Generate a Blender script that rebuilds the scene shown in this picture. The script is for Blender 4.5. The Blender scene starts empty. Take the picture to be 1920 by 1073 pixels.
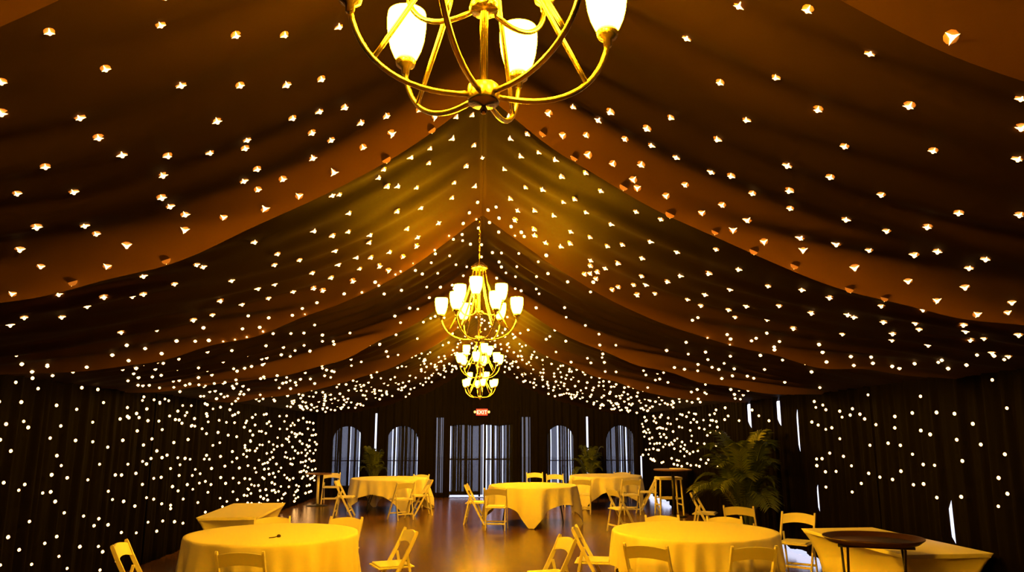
import bpy, bmesh, math, random
from mathutils import Vector, Matrix
random.seed(7)
S = bpy.context.scene
COL = S.collection
PI = math.pi
R = math.radians

# ------------------------------------------------------------------ camera, sky, exposure
cam_d = bpy.data.cameras.new('camera')
cam_d.sensor_width = 36.0
cam_d.lens = 36.0 * 1400.0 / 1920.0
cam_d.clip_start = 0.05
cam = bpy.data.objects.new('camera', cam_d)
COL.objects.link(cam)
cam.location = (0, 0, 1.82)
cam.rotation_euler = (R(90 + 11.1), 0, -math.atan(57 / 1400.0))
S.camera = cam

world = bpy.data.worlds.new('daylight')
S.world = world
world.use_nodes = True
bg = world.node_tree.nodes['Background']
bg.inputs['Color'].default_value = (0.82, 0.86, 1.15, 1)
bg.inputs['Strength'].default_value = 2.2

S.view_settings.view_transform = 'Standard'
S.view_settings.look = 'None'
S.view_settings.gamma = 1
S.view_settings.use_curve_mapping = False
S.view_settings.exposure = 0.0
S.cycles.use_denoising = True
S.cycles.max_bounces = 6
S.cycles.use_adaptive_sampling = True
S.cycles.adaptive_threshold = 0.025
S.cycles.transparent_max_bounces = 24
S.cycles.sample_clamp_indirect = 6.0

LAMP_TINT = (1.0, 0.41, 0.0024)      # very warm chandelier light
SHADE_GLOW = 420.0
BULB_GLOW = 1300.0

# ------------------------------------------------------------------ materials
MATS = {}
def node_mat(name, base, rough=0.6, metal=0.0, bump=None, var=None, spec=None, sheen=0.0):
    m = bpy.data.materials.new(name); m.use_nodes = True
    nt = m.node_tree; p = nt.nodes['Principled BSDF']
    p.inputs['Base Color'].default_value = (*base, 1)
    p.inputs['Roughness'].default_value = rough
    p.inputs['Metallic'].default_value = metal
    if spec is not None: p.inputs['Specular IOR Level'].default_value = spec
    if sheen: p.inputs['Sheen Weight'].default_value = sheen
    tc = nt.nodes.new('ShaderNodeTexCoord')
    if var:                                     # var = (scale xyz, other colour, amount)
        mp = nt.nodes.new('ShaderNodeMapping'); mp.inputs['Scale'].default_value = var[0]
        nz = nt.nodes.new('ShaderNodeTexNoise'); nz.inputs['Scale'].default_value = 1.0
        nz.inputs['Detail'].default_value = 5
        mx = nt.nodes.new('ShaderNodeMix'); mx.data_type = 'RGBA'
        mx.inputs[6].default_value = (*base, 1); mx.inputs[7].default_value = (*var[1], 1)
        rp = nt.nodes.new('ShaderNodeMapRange')
        rp.inputs[1].default_value = 0.35; rp.inputs[2].default_value = 0.65
        rp.inputs[4].default_value = var[2]
        nt.links.new(tc.outputs['Object'], mp.inputs['Vector'])
        nt.links.new(mp.outputs[0], nz.inputs['Vector'])
        nt.links.new(nz.outputs[0], rp.inputs[0])
        nt.links.new(rp.outputs[0], mx.inputs[0])
        nt.links.new(mx.outputs[2], p.inputs['Base Color'])
    if bump:                                    # bump = (scale xyz, strength)
        mp = nt.nodes.new('ShaderNodeMapping'); mp.inputs['Scale'].default_value = bump[0]
        nz = nt.nodes.new('ShaderNodeTexNoise'); nz.inputs['Scale'].default_value = 1.0
        bp = nt.nodes.new('ShaderNodeBump'); bp.inputs['Strength'].default_value = bump[1]
        bp.inputs['Distance'].default_value = 0.01
        nt.links.new(tc.outputs['Object'], mp.inputs['Vector'])
        nt.links.new(mp.outputs[0], nz.inputs['Vector'])
        nt.links.new(nz.outputs[0], bp.inputs['Height'])
        nt.links.new(bp.outputs[0], p.inputs['Normal'])
    MATS[name] = m
    return m
def emit_mat(name, col, strength, base=(0.8, 0.8, 0.8)):
    m = node_mat(name, base, 0.4)
    p = m.node_tree.nodes['Principled BSDF']
    p.inputs['Emission Color'].default_value = (*col, 1)
    p.inputs['Emission Strength'].default_value = strength
    return m
def sheer_mat(name, see_through):
    m = bpy.data.materials.new(name); m.use_nodes = True
    nt = m.node_tree; nt.nodes.clear()
    out = nt.nodes.new('ShaderNodeOutputMaterial')
    t = nt.nodes.new('ShaderNodeBsdfTransparent'); t.inputs[0].default_value = (1, 1, 1, 1)
    d = nt.nodes.new('ShaderNodeBsdfDiffuse'); d.inputs[0].default_value = (0.012, 0.012, 0.016, 1)
    mx = nt.nodes.new('ShaderNodeMixShader'); mx.inputs[0].default_value = 1 - see_through
    nt.links.new(t.outputs[0], mx.inputs[1]); nt.links.new(d.outputs[0], mx.inputs[2])
    nt.links.new(mx.outputs[0], out.inputs[0])
    MATS[name] = m
    return m

node_mat('ceiling_fabric', (0.0105, 0.0058, 0.0033), 0.75, bump=((9, 40, 9), 0.25), spec=0.03)
# thin voile: a little light comes through from the far side
_cf = MATS['ceiling_fabric'].node_tree
_tr = _cf.nodes.new('ShaderNodeBsdfTranslucent'); _tr.inputs[0].default_value = (0.115, 0.053, 0.015, 1)
_ad = _cf.nodes.new('ShaderNodeAddShader')
_cf.links.new(_cf.nodes['Principled BSDF'].outputs[0], _ad.inputs[0]); _cf.links.new(_tr.outputs[0], _ad.inputs[1])
_cf.links.new(_ad.outputs[0], _cf.nodes['Material Output'].inputs[0])
node_mat('roof_vinyl', (0.02, 0.02, 0.02), 0.8, spec=0.02)
node_mat('black_drape', (0.0030, 0.0023, 0.0019), 0.8, bump=((30, 30, 3), 0.15), spec=0.02)
node_mat('back_drape', (0.006, 0.005, 0.005), 0.85, spec=0.02)
node_mat('floor_finish', (0.105, 0.050, 0.017), 0.22, bump=((3, 30, 3), 0.06),
         var=((0.8, 9, 1), (0.14, 0.066, 0.022), 0.8))
node_mat('outdoor_ground', (0.75, 0.75, 0.78), 0.9)
node_mat('linen', (0.82, 0.80, 0.77), 0.92, bump=((160, 160, 160), 0.12), spec=0.15)
node_mat('stretch_fabric', (0.80, 0.78, 0.75), 0.8, spec=0.2)
node_mat('chair_resin', (0.78, 0.77, 0.74), 0.42)
node_mat('seat_vinyl', (0.82, 0.81, 0.79), 0.5)
node_mat('black_metal', (0.012, 0.012, 0.012), 0.4)
node_mat('tray_plastic', (0.045, 0.018, 0.008), 0.35, var=((30, 30, 4), (0.03, 0.010, 0.005), 0.8))
node_mat('brass', (0.86, 0.74, 0.50), 0.24, metal=1.0)
node_mat('chrome', (0.75, 0.75, 0.75), 0.2, metal=1.0)
node_mat('dark_wood', (0.20, 0.10, 0.045), 0.4, var=((4, 30, 4), (0.13, 0.06, 0.03), 0.9))
node_mat('palm_leaf', (0.045, 0.075, 0.012), 0.5, var=((6, 6, 6), (0.075, 0.10, 0.02), 0.9))
node_mat('palm_stem', (0.07, 0.085, 0.03), 0.6)
node_mat('pot', (0.02, 0.02, 0.02), 0.6)
node_mat('door_frame', (0.02, 0.02, 0.022), 0.5)
node_mat('white_plastic', (0.75, 0.75, 0.72), 0.5)
node_mat('clip_metal', (0.03, 0.02, 0.015), 0.5)
sheer_mat('sheer', 0.08)
emit_mat('lamp_glass', LAMP_TINT, SHADE_GLOW, (0.9, 0.88, 0.8))
emit_mat('lamp_bulb', LAMP_TINT, BULB_GLOW)
emit_mat('fairy_glow', (1.0, 0.50, 0.16), 8.0)
emit_mat('fairy_halo', (1.0, 0.34, 0.03), 0.25, (0.3, 0.12, 0.02))  # halo of bulb light on the cloth, put into a dim glowing disc
emit_mat('exit_red', (1.0, 0.02, 0.035), 0.9, (0.6, 0.02, 0.02))
emit_mat('exit_white', (1.0, 0.75, 0.72), 1.6)
emit_mat('spot_glow', (1.0, 0.6, 0.2), 1.2)
gm = bpy.data.materials.new('window_glass'); gm.use_nodes = True
_nt = gm.node_tree; _nt.nodes.clear()
_o = _nt.nodes.new('ShaderNodeOutputMaterial'); _t = _nt.nodes.new('ShaderNodeBsdfTransparent')
_g = _nt.nodes.new('ShaderNodeBsdfGlossy'); _g.inputs['Roughness'].default_value = 0.02
_m = _nt.nodes.new('ShaderNodeMixShader'); _m.inputs[0].default_value = 0.06
_t.inputs[0].default_value = (0.93, 0.96, 1, 1)
_nt.links.new(_t.outputs[0], _m.inputs[1]); _nt.links.new(_g.outputs[0], _m.inputs[2]); _nt.links.new(_m.outputs[0], _o.inputs[0])
MATS['window_glass'] = gm

# ------------------------------------------------------------------ helpers
def link(name, me, mat=None, parent=None, smooth=False):
    o = bpy.data.objects.new(name, me); COL.objects.link(o)
    if mat: me.materials.append(MATS[mat])
    if smooth: me.polygons.foreach_set('use_smooth', [True] * len(me.polygons))
    if parent: o.parent = parent
    return o
def obj(name, bm, mat, parent=None, smooth=False):
    me = bpy.data.meshes.new(name); bm.normal_update(); bm.to_mesh(me); bm.free()
    return link(name, me, mat, parent, smooth)
def pyd(name, vs, fs, mat, parent=None, smooth=True):
    me = bpy.data.meshes.new(name); me.from_pydata(vs, [], fs); me.update()
    return link(name, me, mat, parent, smooth)
def tag(o, label, cat, group=None, kind=None):
    o['label'] = label; o['category'] = cat
    if group: o['group'] = group
    if kind: o['kind'] = kind
    return o
def struct(o, label=None):
    o['kind'] = 'structure'
    if label: o['label'] = label
    return o
def thing(name, label, cat, loc=(0, 0, 0), rz=0, group=None):
    o = bpy.data.objects.new(name, None); COL.objects.link(o)
    o.empty_display_size = 0.1
    o.location = loc; o.rotation_euler = (0, 0, rz)
    return tag(o, label, cat, group)
def copy_tree(o, parent=None):
    c = o.copy(); COL.objects.link(c); c.parent = parent
    for ch in list(o.children): copy_tree(ch, c)
    return c
def box(bm, x0, x1, y0, y1, z0, z1, M=None, bev=0.0):
    ps = [(x0,y0,z0),(x1,y0,z0),(x1,y1,z0),(x0,y1,z0),(x0,y0,z1),(x1,y0,z1),(x1,y1,z1),(x0,y1,z1)]
    vs = [bm.verts.new(M @ Vector(p) if M else p) for p in ps]
    fs = [bm.faces.new([vs[i] for i in f]) for f in ((3,2,1,0),(4,5,6,7),(0,1,5,4),(1,2,6,5),(2,3,7,6),(3,0,4,7))]
    if bev:
        es = list({e for f in fs for e in f.edges})
        bmesh.ops.bevel(bm, geom=es, offset=bev, segments=2, affect='EDGES', profile=0.5)
    return vs
def beam(bm, a, b, w, d, up=Vector((0, 0, 1)), bev=0.004):
    """box of section w (sideways) x d from a to b"""
    a = Vector(a); b = Vector(b); z = (b - a); L = z.length; z.normalize()
    x = up.cross(z)
    if x.length < 1e-4: x = Vector((1, 0, 0))
    x.normalize(); y = z.cross(x)
    M = Matrix.Translation(a) @ Matrix((x, y, z)).transposed().to_4x4()
    box(bm, -w/2, w/2, -d/2, d/2, 0, L, M, bev)
def tube(bm, pts, rad, n=8, cap=True):
    """tube through pts; rad a number or one per point"""
    pts = [Vector(p) for p in pts]
    if not hasattr(rad, '__len__'): rad = [rad] * len(pts)
    t0 = (pts[1] - pts[0]).normalized()
    x = t0.orthogonal().normalized()
    rings = []
    for i, p in enumerate(pts):
        t = (pts[min(i+1, len(pts)-1)] - pts[max(i-1, 0)]).normalized()
        x = (x - t * x.dot(t)).normalized(); y = t.cross(x)
        rings.append([bm.verts.new(p + (x * math.cos(2*PI*k/n) + y * math.sin(2*PI*k/n)) * rad[i]) for k in range(n)])
    for a, b in zip(rings, rings[1:]):
        for k in range(n):
            bm.faces.new((a[k], a[(k+1) % n], b[(k+1) % n], b[k]))
    if cap:
        bm.faces.new(list(reversed(rings[0]))); bm.faces.new(rings[-1])
def lathe(bm, prof, n=24, M=None):
    """prof: list of (r, z); r = 0 makes a pole"""
    rings = []
    for r, z in prof:
        if r < 1e-6: rings.append([bm.verts.new(M @ Vector((0, 0, z)) if M else (0, 0, z))])
        else:
            ring = []
            for k in range(n):
                p = Vector((r * math.cos(2*PI*k/n), r * math.sin(2*PI*k/n), z))
                ring.append(bm.verts.new(M @ p if M else p))
            rings.append(ring)
    for a, b in zip(rings, rings[1:]):
        for k in range(n):
            k2 = (k + 1) % n
            if len(a) == 1 and len(b) > 1: bm.faces.new((a[0], b[k2], b[k]))
            elif len(b) == 1 and len(a) > 1: bm.faces.new((a[k], a[k2], b[0]))
            elif len(a) > 1: bm.faces.new((a[k], a[k2], b[k2], b[k]))
def bez(p0, p1, p2, p3, n):
    out = []
    for i in range(n + 1):
        t = i / n; u = 1 - t
        out.append(Vector(p0)*u**3 + Vector(p1)*3*u*u*t + Vector(p2)*3*u*t*t + Vector(p3)*t**3)
    return out

# ------------------------------------------------------------------ the swagged ceiling surface
EDGES=[-3.2,-0.4,2.1,4.5,7.25,10.3,13.3,22.0]
BX=[0,.45,1.0,1.5,2.0,2.6,3.2,4.0,4.9]
BZ=[3.97,3.62,3.26,3.00,2.80,2.62,2.48,2.38,2.33]
def _slopes():
    n=len(BX);d=[(BZ[i+1]-BZ[i])/(BX[i+1]-BX[i]) for i in range(n-1)]
    return [d[0]]+[(d[i-1]+d[i])/2 for i in range(1,n-1)]+[d[-1]]
BM=_slopes()
def base_z(x):
    x=min(abs(x),4.9)
    for i in range(len(BX)-1):
        if x<=BX[i+1]:
            h=BX[i+1]-BX[i];t=(x-BX[i])/h
            return ((2*t**3-3*t*t+1)*BZ[i]+(t**3-2*t*t+t)*h*BM[i]+(3*t*t-2*t**3)*BZ[i+1]+(t**3-t*t)*h*BM[i+1])
    return BZ[-1]
def vault(x,y):
    for a,b in zip(EDGES,EDGES[1:]):
        if y<b or b==EDGES[-1]:
            t=min(max((y-a)/(b-a),0),1)
            # highest just past an edge, sinking gently, then hanging down to the free edge of the panel
            return (.30*(1-t)**1.4+.21*(1-math.exp(-max(0,b-y)/.13)))*(1-(min(abs(x),4.9)/4.9)**3)
    return 0
def ceil_z(x,y): return base_z(x)+vault(x,y)

# fairy light spots: ceiling (x, y), left wall (y, z), right wall (y, z)
B_C='-4.54,8.13 -4.49,11.41 -4.47,12.34 -4.38,8.22 -4.35,9.85 -4.34,9.69 -4.3,9.32 -4.3,12.11 -4.27,12.54 -4.24,12.78 -4.21,12.09 -4.2,13.22 -4.19,7.17 -4.14,6.91 -4.12,9.19 -4.11,10.24 -4.09,8.99 -4.09,9.62 -4.07,6.7 -4.03,7.12 -4.03,8.58 -4.03,9.36 -4.02,7.1 -4.02,12.93 -4.01,9.95 -3.95,8.67 -3.95,10.21 -3.93,9.37 -3.92,9.91 -3.89,11.91 -3.85,8.51 -3.85,10.09 -3.84,8.98 -3.83,8.64 -3.79,10.26 -3.72,10.29 -3.71,7.2 -3.71,8.72 -3.71,9.29 -3.61,5.82 -3.59,10.27 -3.58,8.56 -3.53,9.97 -3.5,9.71 -3.45,10.27 -3.44,7.1 -3.44,8.63 -3.42,9.19 -3.41,5.65 -3.33,7.2 -3.28,10.18 -3.26,5.87 -3.24,6.93 -3.23,10.04 -3.2,9.8 -3.17,8.75 -3.17,9.3 -3.15,7.11 -3.12,6.55 -3.09,5.49 -3.04,5.8 -3.03,7.2 -2.99,9.85 -2.98,10.27 -2.94,6.83 -2.93,8.86 -2.93,10.23 -2.91,10.06 -2.9,9.36 -2.87,10.3 -2.86,7.09 -2.84,5.64 -2.77,4.45 -2.76,9.7 -2.76,10.26 -2.74,5.87 -2.72,7.18 -2.63,9.18 -2.61,5.77 -2.6,7.2 -2.59,7 -2.58,6.72 -2.57,4.14 -2.55,4.32 -2.52,9.93 -2.51,5.52 -2.48,7.23 -2.48,9.41 -2.44,4.47 -2.43,6.76 -2.42,8.7 -2.39,5.79 -2.37,7.23 -2.35,3.9 -2.29,10.03 -2.28,6.51 -2.28,7.16 -2.28,9.64 -2.27,3.58 -2.26,7.23 -2.26,8.87 -2.23,4.43 -2.2,4.08 -2.2,4.21 -2.19,7.01 -2.18,6.78 -2.17,9.13 -2.16,5.6 -2.14,5.68 -2.13,7.2 -2.11,7.23 -2.09,4.35 -2.08,3.72 -2.07,6.13 -2.05,3.41 -2.04,7.16 -2.02,9.48 -2.01,3 -1.99,8.88 -1.97,6.86 -1.96,9.88 -1.95,6.46 -1.92,2.84 -1.91,4.48 -1.84,6.57 -1.83,7.21 -1.8,3.37 -1.79,3.18 -1.78,4.16 -1.78,4.39 -1.77,3.54 -1.77,4.02 -1.76,6.91 -1.74,4.28 -1.73,5.57 -1.73,7.17 -1.72,6.1 -1.72,7.23 -1.71,3.87 -1.66,2.68 -1.65,5.92 -1.62,4.5 -1.61,3.68 -1.59,2.97 -1.59,6.99 -1.59,7.15 -1.56,4.4 -1.54,6.19 -1.52,7.06 -1.51,6.55 -1.45,3.81 -1.41,6.88 -1.39,4.2 -1.39,4.5 -1.38,3.22 -1.35,5.84 -1.34,3.58 -1.34,4.31 -1.34,7.18 -1.33,2.86 -1.33,4.44 -1.31,3.94 -1.31,6.68 -1.29,4.11 -1.28,6.36 -1.27,3.84 -1.26,2.72 -1.25,7.12 -1.24,6.03 -1.2,4.32 -1.18,3.41 -1.18,7.23 -1.18,8.85 -1.17,7 -1.16,6.75 -1.13,4.45 -1.13,5.41 -1.13,6.12 -1.1,3.08 -1.09,5.47 -1.08,7.25 -1.07,5.79 -1.05,6.89 -1.05,7.21 -1.03,3.82 -1.02,4.28 -1.02,6.57 -1.02,7.24 -1,3.56 -1,7.12 -1,9.07 -0.99,6.39 -0.98,4.06 -0.92,3.19 -0.92,4.42 -0.92,7.19 -0.91,3.91 -0.9,4.2 -0.89,6.98 -0.86,7.23 -0.85,3.66 -0.81,5.55 -0.81,7.23 -0.8,8.68 -0.79,4.01 -0.78,7.16 -0.77,4.5 -0.76,5.7 -0.75,5.39 -0.74,4.38 -0.74,6.24 -0.74,8.95 -0.73,4.2 -0.73,9.58 -0.71,3.36 -0.7,6.71 -0.69,5.8 -0.69,7.23 -0.65,7.15 -0.63,7.02 -0.62,8.75 -0.61,4.49 -0.59,4.28 -0.57,4.4 -0.57,9.23 -0.57,9.88 -0.56,5.5 -0.56,6.02 -0.56,6.5 -0.56,8.54 -0.48,4.5 -0.48,7.24 -0.44,5.75 -0.43,7 -0.42,5.58 -0.42,10.08 -0.41,8.9 -0.4,4.37 -0.35,8.48 -0.35,9.43 -0.34,7.22 -0.33,4.49 -0.31,4.45 -0.29,6.71 -0.27,10.06 -0.26,6.39 -0.25,5.65 -0.25,8.52 -0.25,8.75 -0.22,9.82 -0.21,5.36 -0.2,7.21 -0.16,9.06 -0.15,6.28 -0.14,7.16 -0.09,5.49 -0.08,5.99 -0.08,6.82 -0.07,7.24 -0.06,7.11 -0.06,8.72 -0.02,9.39 -0.01,6.33 0.06,7.18 0.09,8.47 0.14,7.08 0.14,9.41 0.17,7.17 0.19,6.27 0.2,5.37 0.2,8.53 0.21,10.19 0.22,5.67 0.23,9.57 0.25,9.14 0.26,6.75 0.29,7.16 0.31,5.8 0.32,7.06 0.33,7.22 0.33,9.86 0.34,5.4 0.34,6.92 0.38,4.47 0.38,6.32 0.39,7.14 0.41,4.38 0.42,7.17 0.42,7.25 0.44,5.57 0.45,8.79 0.45,9.3 0.48,6.64 0.5,4.42 0.5,7 0.51,6.07 0.51,7.07 0.54,9.97 0.55,4.26 0.56,5.46 0.58,4.48 0.62,7.08 0.63,5.69 0.64,4.35 0.64,6.45 0.64,7.21 0.66,4.43 0.67,8.59 0.68,9.02 0.69,6.1 0.7,4.23 0.72,9.62 0.73,4 0.76,5.89 0.76,7 0.78,5.37 0.8,8.78 0.81,4.4 0.81,6.59 0.83,6.82 0.86,4.24 0.87,6.01 0.89,4.48 0.92,5.53 0.93,3.96 0.94,4.42 0.95,3.17 0.96,6.42 0.97,4.32 0.97,4.45 1,4.15 1.01,7.17 1.02,8.64 1.03,3.81 1.04,6.94 1.05,7.04 1.06,7.13 1.07,5.96 1.09,2.86 1.1,7.19 1.11,6.4 1.12,7.07 1.12,7.15 1.14,4.13 1.14,4.41 1.15,3.33 1.18,4.49 1.18,6.95 1.2,5.57 1.21,6.22 1.23,4.29 1.25,6.68 1.27,3.77 1.28,7.17 1.28,8.58 1.3,2.68 1.33,3.1 1.33,3.49 1.33,4.09 1.33,7.11 1.36,4.41 1.37,5.48 1.38,5.9 1.39,6.28 1.41,3.99 1.45,2.07 1.45,4.29 1.46,4.48 1.46,7 1.47,6.68 1.51,7.09 1.55,6.87 1.56,4.44 1.57,3.22 1.58,4.13 1.59,2.77 1.59,5.87 1.61,3.69 1.61,4.32 1.66,6.98 1.68,6.58 1.7,3.9 1.7,4.49 1.73,6.32 1.75,3.35 1.75,4.44 1.79,4.11 1.79,4.5 1.8,3.62 1.81,5.55 1.83,2.93 1.89,6.03 1.91,6.76 1.93,4.32 1.95,4.48 1.98,4.41 2,6.51 2.04,5.73 2.05,3.6 2.05,3.98 2.05,7.12 2.07,3.17 2.07,6.88 2.08,7.03 2.12,4.26 2.12,6.19 2.14,2.69 2.23,7.24 2.25,2.85 2.25,6.64 2.26,3.95 2.29,4.21 2.29,4.4 2.29,4.49 2.33,5.88 2.34,6.43 2.35,3.02 2.38,6.85 2.4,3.53 2.4,3.8 2.4,7.17 2.44,7.2 2.45,7.24 2.48,8.92 2.5,4.11 2.51,4.49 2.54,5.73 2.55,6.22 2.57,4 2.6,4.37 2.62,6.69 2.63,3.42 2.63,7.15 2.64,9.42 2.66,7.1 2.7,6.92 2.75,5.71 2.77,9.11 2.78,3.91 2.78,10.15 2.79,6.14 2.81,4.1 2.81,4.44 2.85,7.15 2.86,6.69 2.86,7.03 2.87,7.2 2.87,9.8 2.9,4.29 2.92,9.52 2.99,5.92 3.02,8.94 3.05,5.94 3.07,4.46 3.07,9.34 3.09,5.58 3.16,6.38 3.16,9.85 3.18,6.89 3.19,4.31 3.23,4.41 3.25,8.57 3.26,5.88 3.28,9.59 3.29,7.07 3.35,5.47 3.37,7.18 3.4,5.67 3.44,6.08 3.51,9.15 3.52,5.83 3.52,8.6 3.55,7.04 3.57,6.33 3.62,7.14 3.65,5.47 3.68,6.91 3.75,5.6 3.76,7.04 3.76,8.54 3.79,6.17 3.89,8.68 3.93,5.66 3.93,7.01 3.96,5.87 4.02,5.4 4.06,7.12 4.07,6.87 4.09,6.48 4.17,5.93 4.2,6.71 4.22,6.19 4.29,6.08 4.32,5.95 4.35,6.54 4.35,6.81 4.41,6.13'
B_L='7.46,2.11 7.53,1.49 7.55,1.75 7.61,1.9 7.64,1.06 7.68,2.31 7.69,1.34 7.74,1.64 7.8,0.56 7.81,2.12 7.87,0.81 7.89,1.93 7.95,1.25 7.95,2.37 7.98,1.87 8.04,1.3 8.07,2.27 8.08,0.66 8.2,0.92 8.33,0.48 8.38,1.19 8.4,1.76 8.45,2.11 8.51,1.37 8.53,0.66 8.53,1.19 8.57,1.57 8.58,1.89 8.64,1.08 8.68,1.46 8.75,0.7 8.83,1.32 8.84,0.48 8.85,0.94 8.87,2.08 8.92,1.73 8.93,2.33 9.04,0.32 9.26,1.94 9.27,0.52 9.28,0.86 9.29,1.27 9.3,2.33 9.31,1.71 9.47,2.18 9.53,1.44 9.55,0.72 9.65,0.79 9.69,1.64 9.71,0.46 9.81,0.17 9.82,1.1 9.83,0.38 9.9,0.69 9.94,1.99 9.95,0.99 9.96,1.29 10.07,1.72 10.11,2.14 10.13,1.28 10.18,2.01 10.22,0.21 10.26,0.94 10.28,0.55 10.28,1.41 10.39,2.07 10.46,1.84 10.48,0.29 10.53,2.25 10.54,1.28 10.6,0.85 10.69,1.65 10.69,2.14 10.71,1.43 10.72,0.49 10.76,1.98 10.77,1.12 10.84,1.39 10.94,0.93 10.94,1.73 10.97,1.46 11.06,0.59 11.1,2.23 11.12,1.18 11.12,1.98 11.14,1.56 11.18,0.89 11.26,1.86 11.26,2.3 11.34,1.46 11.37,1.18 11.38,0.43 11.47,0.8 11.48,2.06 11.51,1.49 11.56,0.55 11.68,1.29 11.72,1.67 11.77,2.14 11.8,0.75 11.81,0.7 11.81,1.02 11.92,1.44 11.94,2.23 11.97,1.96 12,0.49 12.03,1.17 12.03,1.33 12.04,0.94 12.07,2.08 12.21,1.42 12.27,0.8 12.27,1.71 12.29,2.24 12.34,0.43 12.39,1.01 12.39,1.93 12.42,1.4 12.47,2.04 12.57,1.14 12.64,0.92 12.68,1.23 12.84,1.88 12.91,0.69 12.91,1 12.91,1.15 12.99,2.28 13.03,2.09 13.05,1.38 13.06,1.8 13.14,1.44 13.18,1.01 13.28,2.22 13.29,0.5 13.29,1.37 13.34,0.82 13.41,1.6 13.43,1.21 13.46,0.94 13.62,1.82 13.63,2.03 13.65,2.26 13.75,1.64 13.84,1.4 13.93,1.03 13.98,0.67 14.02,2 14.11,1.22 14.14,0.51 14.17,1.77 14.22,0.91 14.25,2.34 14.34,2.13 14.36,0.58 14.47,1.47 14.48,2 14.5,1.28 14.62,0.98 14.66,1.74 14.67,0.73 14.76,1.34 14.95,1.15 14.96,0.56 14.99,0.87 15.09,1.92 15.15,1.4 15.21,1.57 15.34,0.93 15.37,0.61 15.48,1.85 15.49,1.17 15.56,1.64 15.57,0.72 15.63,0.44 15.67,0.9 15.77,2.18 15.79,1.97 15.81,0.61 15.96,1.1 16.51,0.49 16.98,0.48 17.37,0.55 17.94,0.49'
B_R='6.29,1.81 6.33,1.47 6.49,2.03 6.59,1.63 6.62,1.29 6.71,1.42 6.76,1.17 6.9,1.71 6.98,1.9 7.2,1.55 7.24,2 7.25,1.75 7.28,1.21 7.66,1.49 7.68,1.17 7.68,1.8 7.84,1.84 7.86,1.49 7.89,1.29 8.04,1.59 8.08,1.27 8.26,1.68 8.3,1.4 8.34,1.87 8.49,1.3 8.51,1.7 8.74,1.91 8.76,1.31 8.92,1.67 8.99,1.98 9.01,1.34 9.21,1.21 9.27,2.11 9.42,1.41 9.46,1.09 9.61,1.52 9.61,2.09 9.67,1.74 9.85,1.32 9.87,1.88 9.99,1.55 10,2.12 10.05,1.86 10.16,1.3 10.18,1.1 10.23,1.47 10.27,1.92 10.3,2.16 10.4,1.46 10.41,1.37'

# ------------------------------------------------------------------ the tent: floor, swagged ceiling, draped walls
HW = 4.72            # half width to the side walls
YB = 22.0            # far wall
YF = -3.2            # wall behind the camera
bm = bmesh.new(); box(bm, -HW - .12, HW + .12, YF - .1, YB + .12, -0.06, 0.0)
struct(obj('floor', bm, 'floor_finish'), 'dark brown polished floor of the tent')
bm = bmesh.new()
for x0, x1, y0, y1 in ((HW+.12, 30, -12, 60), (-30, -HW-.12, -12, 60), (-HW-.12, HW+.12, YB+.12, 60), (-HW-.12, HW+.12, -12, YF-.1)):
    box(bm, x0, x1, y0, y1, -0.30, -0.05)
struct(obj('ground', bm, 'outdoor_ground'), 'bright daylit ground outside the tent')

ceil_root = bpy.data.objects.new('ceiling', None); COL.objects.link(ceil_root)
struct(ceil_root, 'dark fabric ceiling swagged from the ridge to the eaves')
_rw = random.Random(3)
WR = [(_rw.uniform(2.2, 6.5) * 2*PI/1.6, _rw.uniform(.08, .42), _rw.uniform(0, 6.28), _rw.uniform(.3, 1.0)) for _ in range(7)]
def wrinkle(x, y):
    ax = abs(x); s = 0
    sd = 0.0 if x > 0 else 1.7
    for k, (fq, sl, ph, am) in enumerate(WR):
        m = math.sin(ax * (0.7 + .23*k) + ph*2 + y * .31 + sd) * .5 + .5
        s += am * m * math.sin(fq * (y + sl * ax) + ph + sd * (k + 1))
    fade = min(1, ax / .5) * min(1, max(0, (4.9 - ax) / .8))
    return s * .019 * fade
for a, b in zip(EDGES, EDGES[1:]):
    nx = 132; ny = max(30, int((b - a) / .045))
    vs = []; fs = []
    for j in range(ny + 1):
        y = a + (b - a) * (1 - (1 - j / ny) ** 1.5)
        for i in range(nx + 1):
            u = 2 * i / nx - 1
            x = 4.9 * (abs(u) ** 1.15) * (1 if u > 0 else -1)
            vs.append((x, y, ceil_z(x, min(y, b - 1e-6)) + wrinkle(x, y)))
    for j in range(ny):
        for i in range(nx):
            q = j * (nx + 1) + i
            fs.append((q, q + nx + 1, q + nx + 2, q + 1))
    pyd('ceiling_drape', vs, fs, 'ceiling_fabric', ceil_root)
# ridge seam webbing where the two slopes meet
bm = bmesh.new()
for a, b in zip(EDGES, EDGES[1:]):
    tube(bm, [(0, y, ceil_z(0, y) - .002) for y in [a + (b - a - 1e-5) * (1 - (1 - k / 40) ** 1.5) for k in range(41)]], .010, 6)
obj('ridge_seam', bm, 'ceiling_fabric', ceil_root, True)
# the tent's own roof above the lining
v = []
for y in (YF - .4, YB + .4): v += [(-5.05, y, 2.36), (-5.05, y, 2.75), (0, y, 5.25), (5.05, y, 2.75), (5.05, y, 2.36)]
v += [(-5.05, YB + .4, 2.45), (5.05, YB + .4, 2.45), (-5.05, YF - .4, 2.45), (5.05, YF - .4, 2.45)]
struct(pyd('roof', v, [(0, 1, 6, 5), (1, 2, 7, 6), (2, 3, 8, 7), (3, 4, 9, 8), (10, 6, 7, 8, 11), (12, 1, 2, 3, 13)], 'roof_vinyl', None, False), 'tent roof above the fabric ceiling')

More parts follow.
